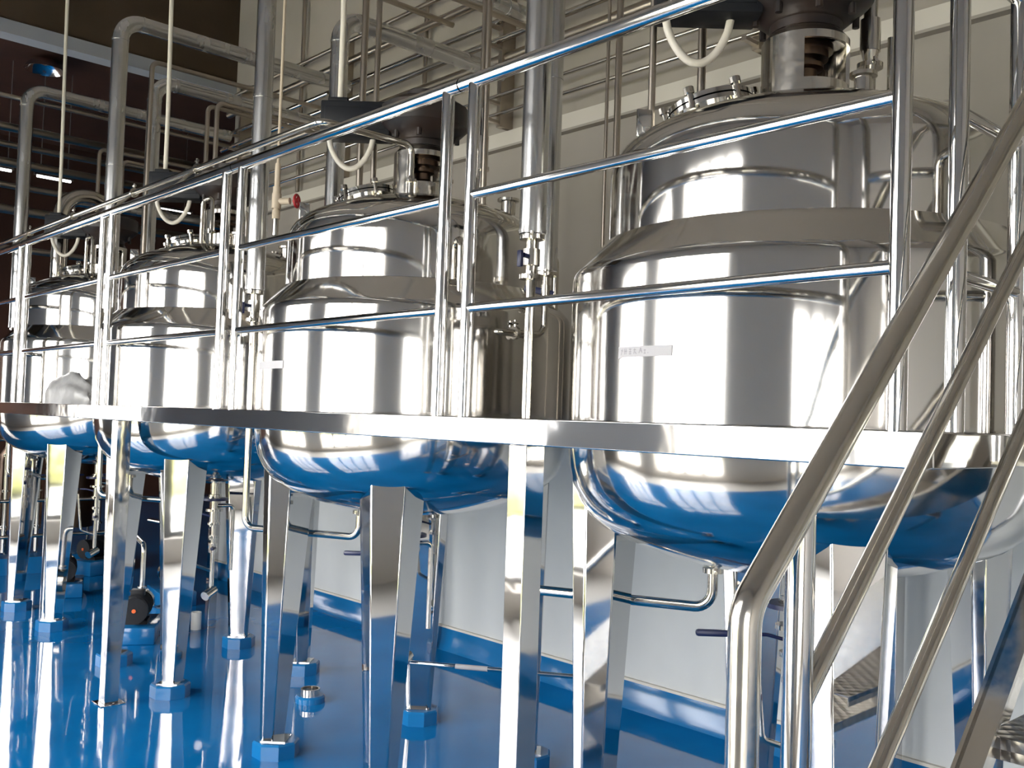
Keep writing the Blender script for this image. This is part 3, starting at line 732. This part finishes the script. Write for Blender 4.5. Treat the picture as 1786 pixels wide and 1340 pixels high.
# ------------------------------------------------------------------ below the platform
def bottom_valve(k):
    cx, cy = TX, TY[k]
    v = thing('outlet_valve', 'valve assembly with navy handle under the bottom of the %s' % WHICH[k], 'valve', (cx, cy, .5), 'outlet valves under the tanks')
    b = MB(); clamp(b, (cx, cy, 1.09), .03); b.cyl((cx, cy, 1.08), (cx, cy, 1.0), .02, 16); b.cyl((cx, cy, 1.02), (cx, cy, 1.005), .055, 20); b.cyl((cx, cy, 1.0), (cx, cy, .93), .028, 18); clamp(b, (cx, cy, .925), .026); b.cyl((cx, cy, .92), (cx, cy, .78), .016, 14)
    clamp(b, (cx, cy, .84), .02); b.cyl((cx, cy, .80), (cx, cy, .74), .026, 16); b.cyl((cx, cy, .74), (cx, cy, .52), .014, 14)
    b.tube([(cx+.12, cy-.02, .62), (cx+.12, cy-.02, 1.04), (cx+.0, cy, 1.04)], .012, .03, 12); b.cyl((cx+.02, cy, .50), (cx-.06, cy-.04, .47), .03, 16)
    b.tube([(cx, cy, .62), (cx-.1, cy+.04, .66), (cx-.13, cy+.05, .95)], .01, .03, 10)
    b.build('valve_body', M['pipe'], v)
    MB().cyl((cx, cy, 1.075), (cx, cy, 1.09), .085, 28).build('flange_disc', M['navy'], v)
    h = MB(); h.obox((cx-.17, cy+.155, .985), .17, .024, .022, rz=math.radians(137.5), bev=.008); h.tube([(cx, cy, .965), (cx-.06, cy+.055, .985), (cx-.1, cy+.09, .985)], .006, .01, 8); h.build('handle', M['navy'], v)
    MB().obox((cx-.01, cy-.03, .77), .07, .02, .02, rz=math.radians(45), bev=.005).build('handle', M['navy'], v)
for k in range(4): bottom_valve(k)
# slim tube between the second and nearest tanks' rear legs
q = MB().tube([(2.885, 3.86, .455), (3.40, 3.15, .455)], .011, 0, 14)
sp = tag(q.build('dip_tube', M['rail'], None, loc=(3.1, 3.5, .455)), 'slim bright tube spanning behind the square column near the floor', 'pipe')
q = MB(); d = Vector((.515, -.71, 0)).normalized(); a = Vector((2.885, 3.86, .455))+d*.26; b2 = a+d*.16
q.cyl(a, b2, .0125, 14); q.build('tape', M['paper'], sp)
# floor drain collar and PVC stub
dr = thing('floor_drain', 'steel drain ring on a blue collar in the floor', 'drain', (3.0, 4.9, 0))
MB().lathe([(0, 0), (.085, 0), (.085, .03), (.075, .04), (0, .04)], (3.0, 4.9), 24).build('collar', M['floor_side'], dr)
MB().lathe([(.045, .04), (.055, .04), (.055, .075), (.045, .075), (.045, .04)], (3.0, 4.9), 24).build('ring', M['pipe'], dr)
q = MB().lathe([(.03, .0), (.038, 0), (.038, .13), (.03, .13), (.03, .0)], (3.27, 7.0), 24)
tag(q.build('drain_stub', M['pvc'], None, loc=(3.27, 7.0, 0)), 'short white plastic pipe stub standing on the floor', 'pipe')
# pumps
def pump(x, y, rz, label, hgt=.12):
    t = thing('transfer_pump', label, 'pump', (x, y, 0), 'pumps under the far tanks')
    c, s = math.cos(rz), math.sin(rz)
    def L(a, b, z): return Vector((x+a*c-b*s, y+a*s+b*c, z))
    z0 = hgt
    MB().obox((x, y, z0/2), .5, .3, z0, rz=rz, bev=.01).build('plinth', M['floor_side'], t)
    m_ = MB(); zc = z0+.11
    m_.cyl(L(-.17, 0, zc), L(.04, 0, zc), .085, 28)
    for i in range(9): m_.cyl(L(-.14+i*.02, 0, zc), L(-.134+i*.02, 0, zc), .094, 28)
    m_.obox(L(-.06, 0, z0+.015), .16, .16, .03, rz=rz); m_.obox(L(-.06, .0, zc+.1), .09, .09, .05, rz=rz, bev=.006)
    mo = m_.build('motor', M['black'], t)
    f_ = MB(); f_.cyl(L(-.22, 0, zc), L(-.17, 0, zc), .092, 28, .092); f_.build('fan_cover', M['black'], mo)
    MB().cyl(L(-.226, 0, zc), L(-.219, 0, zc), .014, 14).build('hub_cap', M['orange'], mo)
    h_ = MB(); h_.cyl(L(.04, 0, zc), L(.09, 0, zc), .05, 20); h_.cyl(L(.09, 0, zc), L(.16, 0, zc), .09, 28); h_.cyl(L(.16, 0, zc), L(.2, 0, zc), .03, 16); h_.cyl(L(.2, 0, zc), L(.212, 0, zc), .045, 16)
    h_.build('pump_head', M['pipe'], t)
    p_ = MB().tube([L(.125, 0, zc+.07), L(.125, 0, zc+.42), L(.5, .1, zc+.42)], .018, .06, 14); p_.cyl(L(.125, 0, zc+.1), L(.125, 0, zc+.115), .032, 16); p_.build('outlet_pipe', M['pipe'], t)
pump(2.82, 6.98, math.radians(60), 'dark pump with orange hub on a blue plinth beyond the third tank')
pump(2.95, 8.95, math.radians(70), 'dark pump on a blue plinth beyond the farthest tank')
pump(3.55, 8.1, math.radians(80), 'dark pump near the wall behind the farthest tank')
pump(3.6, 9.9, math.radians(20), 'dark pump in the far hall behind the others', .14)
# far manifold rack behind the pumps
mf = thing('valve_manifold', 'rack of steel valves and pipes in the dark hall behind the tanks', 'manifold', (3.2, 10.3, 0))
b = MB()
for i in range(5):
    x = 2.5+i*.3; b.tube([(x, 10.3, .2), (x, 10.3, 1.45)], .02, 0, 12)
    for z in (.45, .8, 1.15): clamp(b, (x, 10.3, z), .024)
for z in (.35, .7, 1.3): b.tube([(2.3, 10.28, z), (4.0, 10.28, z)], .018, 0, 12)
b.build('pipes', M['pipe'], mf)
for i in range(5):
    x = 2.5+i*.3; MB().obox((x+.05, 10.24, .95), .12, .02, .02, bev=.004).build('handle', M['navy'], mf)
MB().box((2.3, 10.15, 0), (4.0, 10.45, .16)).build('plinth', M['floor_side'], mf)
for i in range(3):
    b = MB(); x = 2.7+i*.55; y = 11.4
    b.lathe([(0, .3), (.22, .3), (.22, 1.1), (.15, 1.22), (0, 1.25)], (x, y), 32)
    t = thing('small_vessel', ['small steel vessel at the left in the dark hall', 'small steel vessel at the middle in the dark hall', 'small steel vessel at the right in the dark hall'][i], 'vessel', (x, y, 0), 'small vessels in the far hall')
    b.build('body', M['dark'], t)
    for q in range(3):
        a = 2*PI*q/3; lx, ly = P2((x, y), a, .18); MB().cyl((lx, ly, 0), (lx, ly, .34), .015, 10).build('leg', M['pipe'], t)

# grey plastic bag on the deck
bm = bmesh.new(); bmesh.ops.create_icosphere(bm, subdivisions=4, radius=1); bm.verts.index_update()
from mathutils import noise
bx, by = 2.27, 6.93; vs = []
for v in bm.verts:
    p = v.co.copy(); n = 1+.16*noise.noise(p*2.2)+.09*noise.noise(p*5.1)+.04*noise.noise(p*11)
    x, y, z = p.x*.13*n, p.y*.40*n, p.z*.20*n
    vs.append((bx+x*.98, by+y, max(ZT-.012, ZT-.012+z+.02 if z > -.03 else ZT-.012)))
o = MB().add(vs, [[v.index for v in f.verts] for f in bm.faces]).build('plastic_bag', M['bag'], None, loc=(bx, by, ZT), angle=60); bm.free()
tag(o, 'crumpled grey plastic bag lying on the deck behind the rail', 'bag')

# ------------------------------------------------------------------ far hall details
lp = thing('high_bay_lamp', 'round metal lamp set under the dark lowered ceiling', 'lamp', (3.89, 13.55, 6.22))
MB().lathe([(.04, 6.20), (.12, 6.17), (.2, 6.11), (.24, 6.05), (.25, 6.05), (.21, 6.12), (.13, 6.19), (.04, 6.22)], (3.89, 13.55), 40).build('reflector', M['reflector'], lp)
MB().lathe([(0, 6.11), (.05, 6.13), (.06, 6.17), (.04, 6.21), (0, 6.21)], (3.89, 13.55), 20).build('bulb', M['lampm'], lp)
for i, (x, y, z, w_) in enumerate(((4.21, 14.0, 4.74, .5), (3.45, 14.0, 4.74, .5), (6.4, 15.5, 4.9, .9))):
    t = thing('tube_lamp', ['lit fluorescent tube beyond the arched duct', 'lit fluorescent tube at the left edge of the dark hall', 'lit fluorescent tube deep in the dark hall'][i], 'lamp', (x, y, z), 'lit tubes in the far hall')
    MB().box((x-w_/2, y-.03, z+.015), (x+w_/2, y+.03, z+.045)).build('batten', M['lampm'], t)
    MB().cyl((x-w_/2+.03, y, z), (x+w_/2-.03, y, z), .016, 12).build('tube', M['tube_on'], t)
    for s in (-1, 1): MB().cyl((x+s*w_*.35, y, z+.045), (x+s*w_*.35, y, 6.22), .006, 8).build('hanger', M['lampm'], t)
for i, z in enumerate((3.3, 3.75, 4.05, 4.35, 4.6, 4.85)):
    b = MB().tube([(EX0+.1, 11.2+i*.2, z), (HX1-.2, 11.2+i*.2, z)], .05 if i % 2 else .035, 0, 16)
    tag(b.build('hall_pipe', M['thin'], None, loc=(2, 11.2+i*.2, z)), ['lowest long pipe crossing the dark hall', 'second long pipe from below across the dark hall', 'middle long pipe across the dark hall', 'fourth long pipe from below across the dark hall', 'fifth long pipe from below across the dark hall', 'highest long pipe crossing the dark hall'][i], 'pipe', 'long pipes across the far hall')
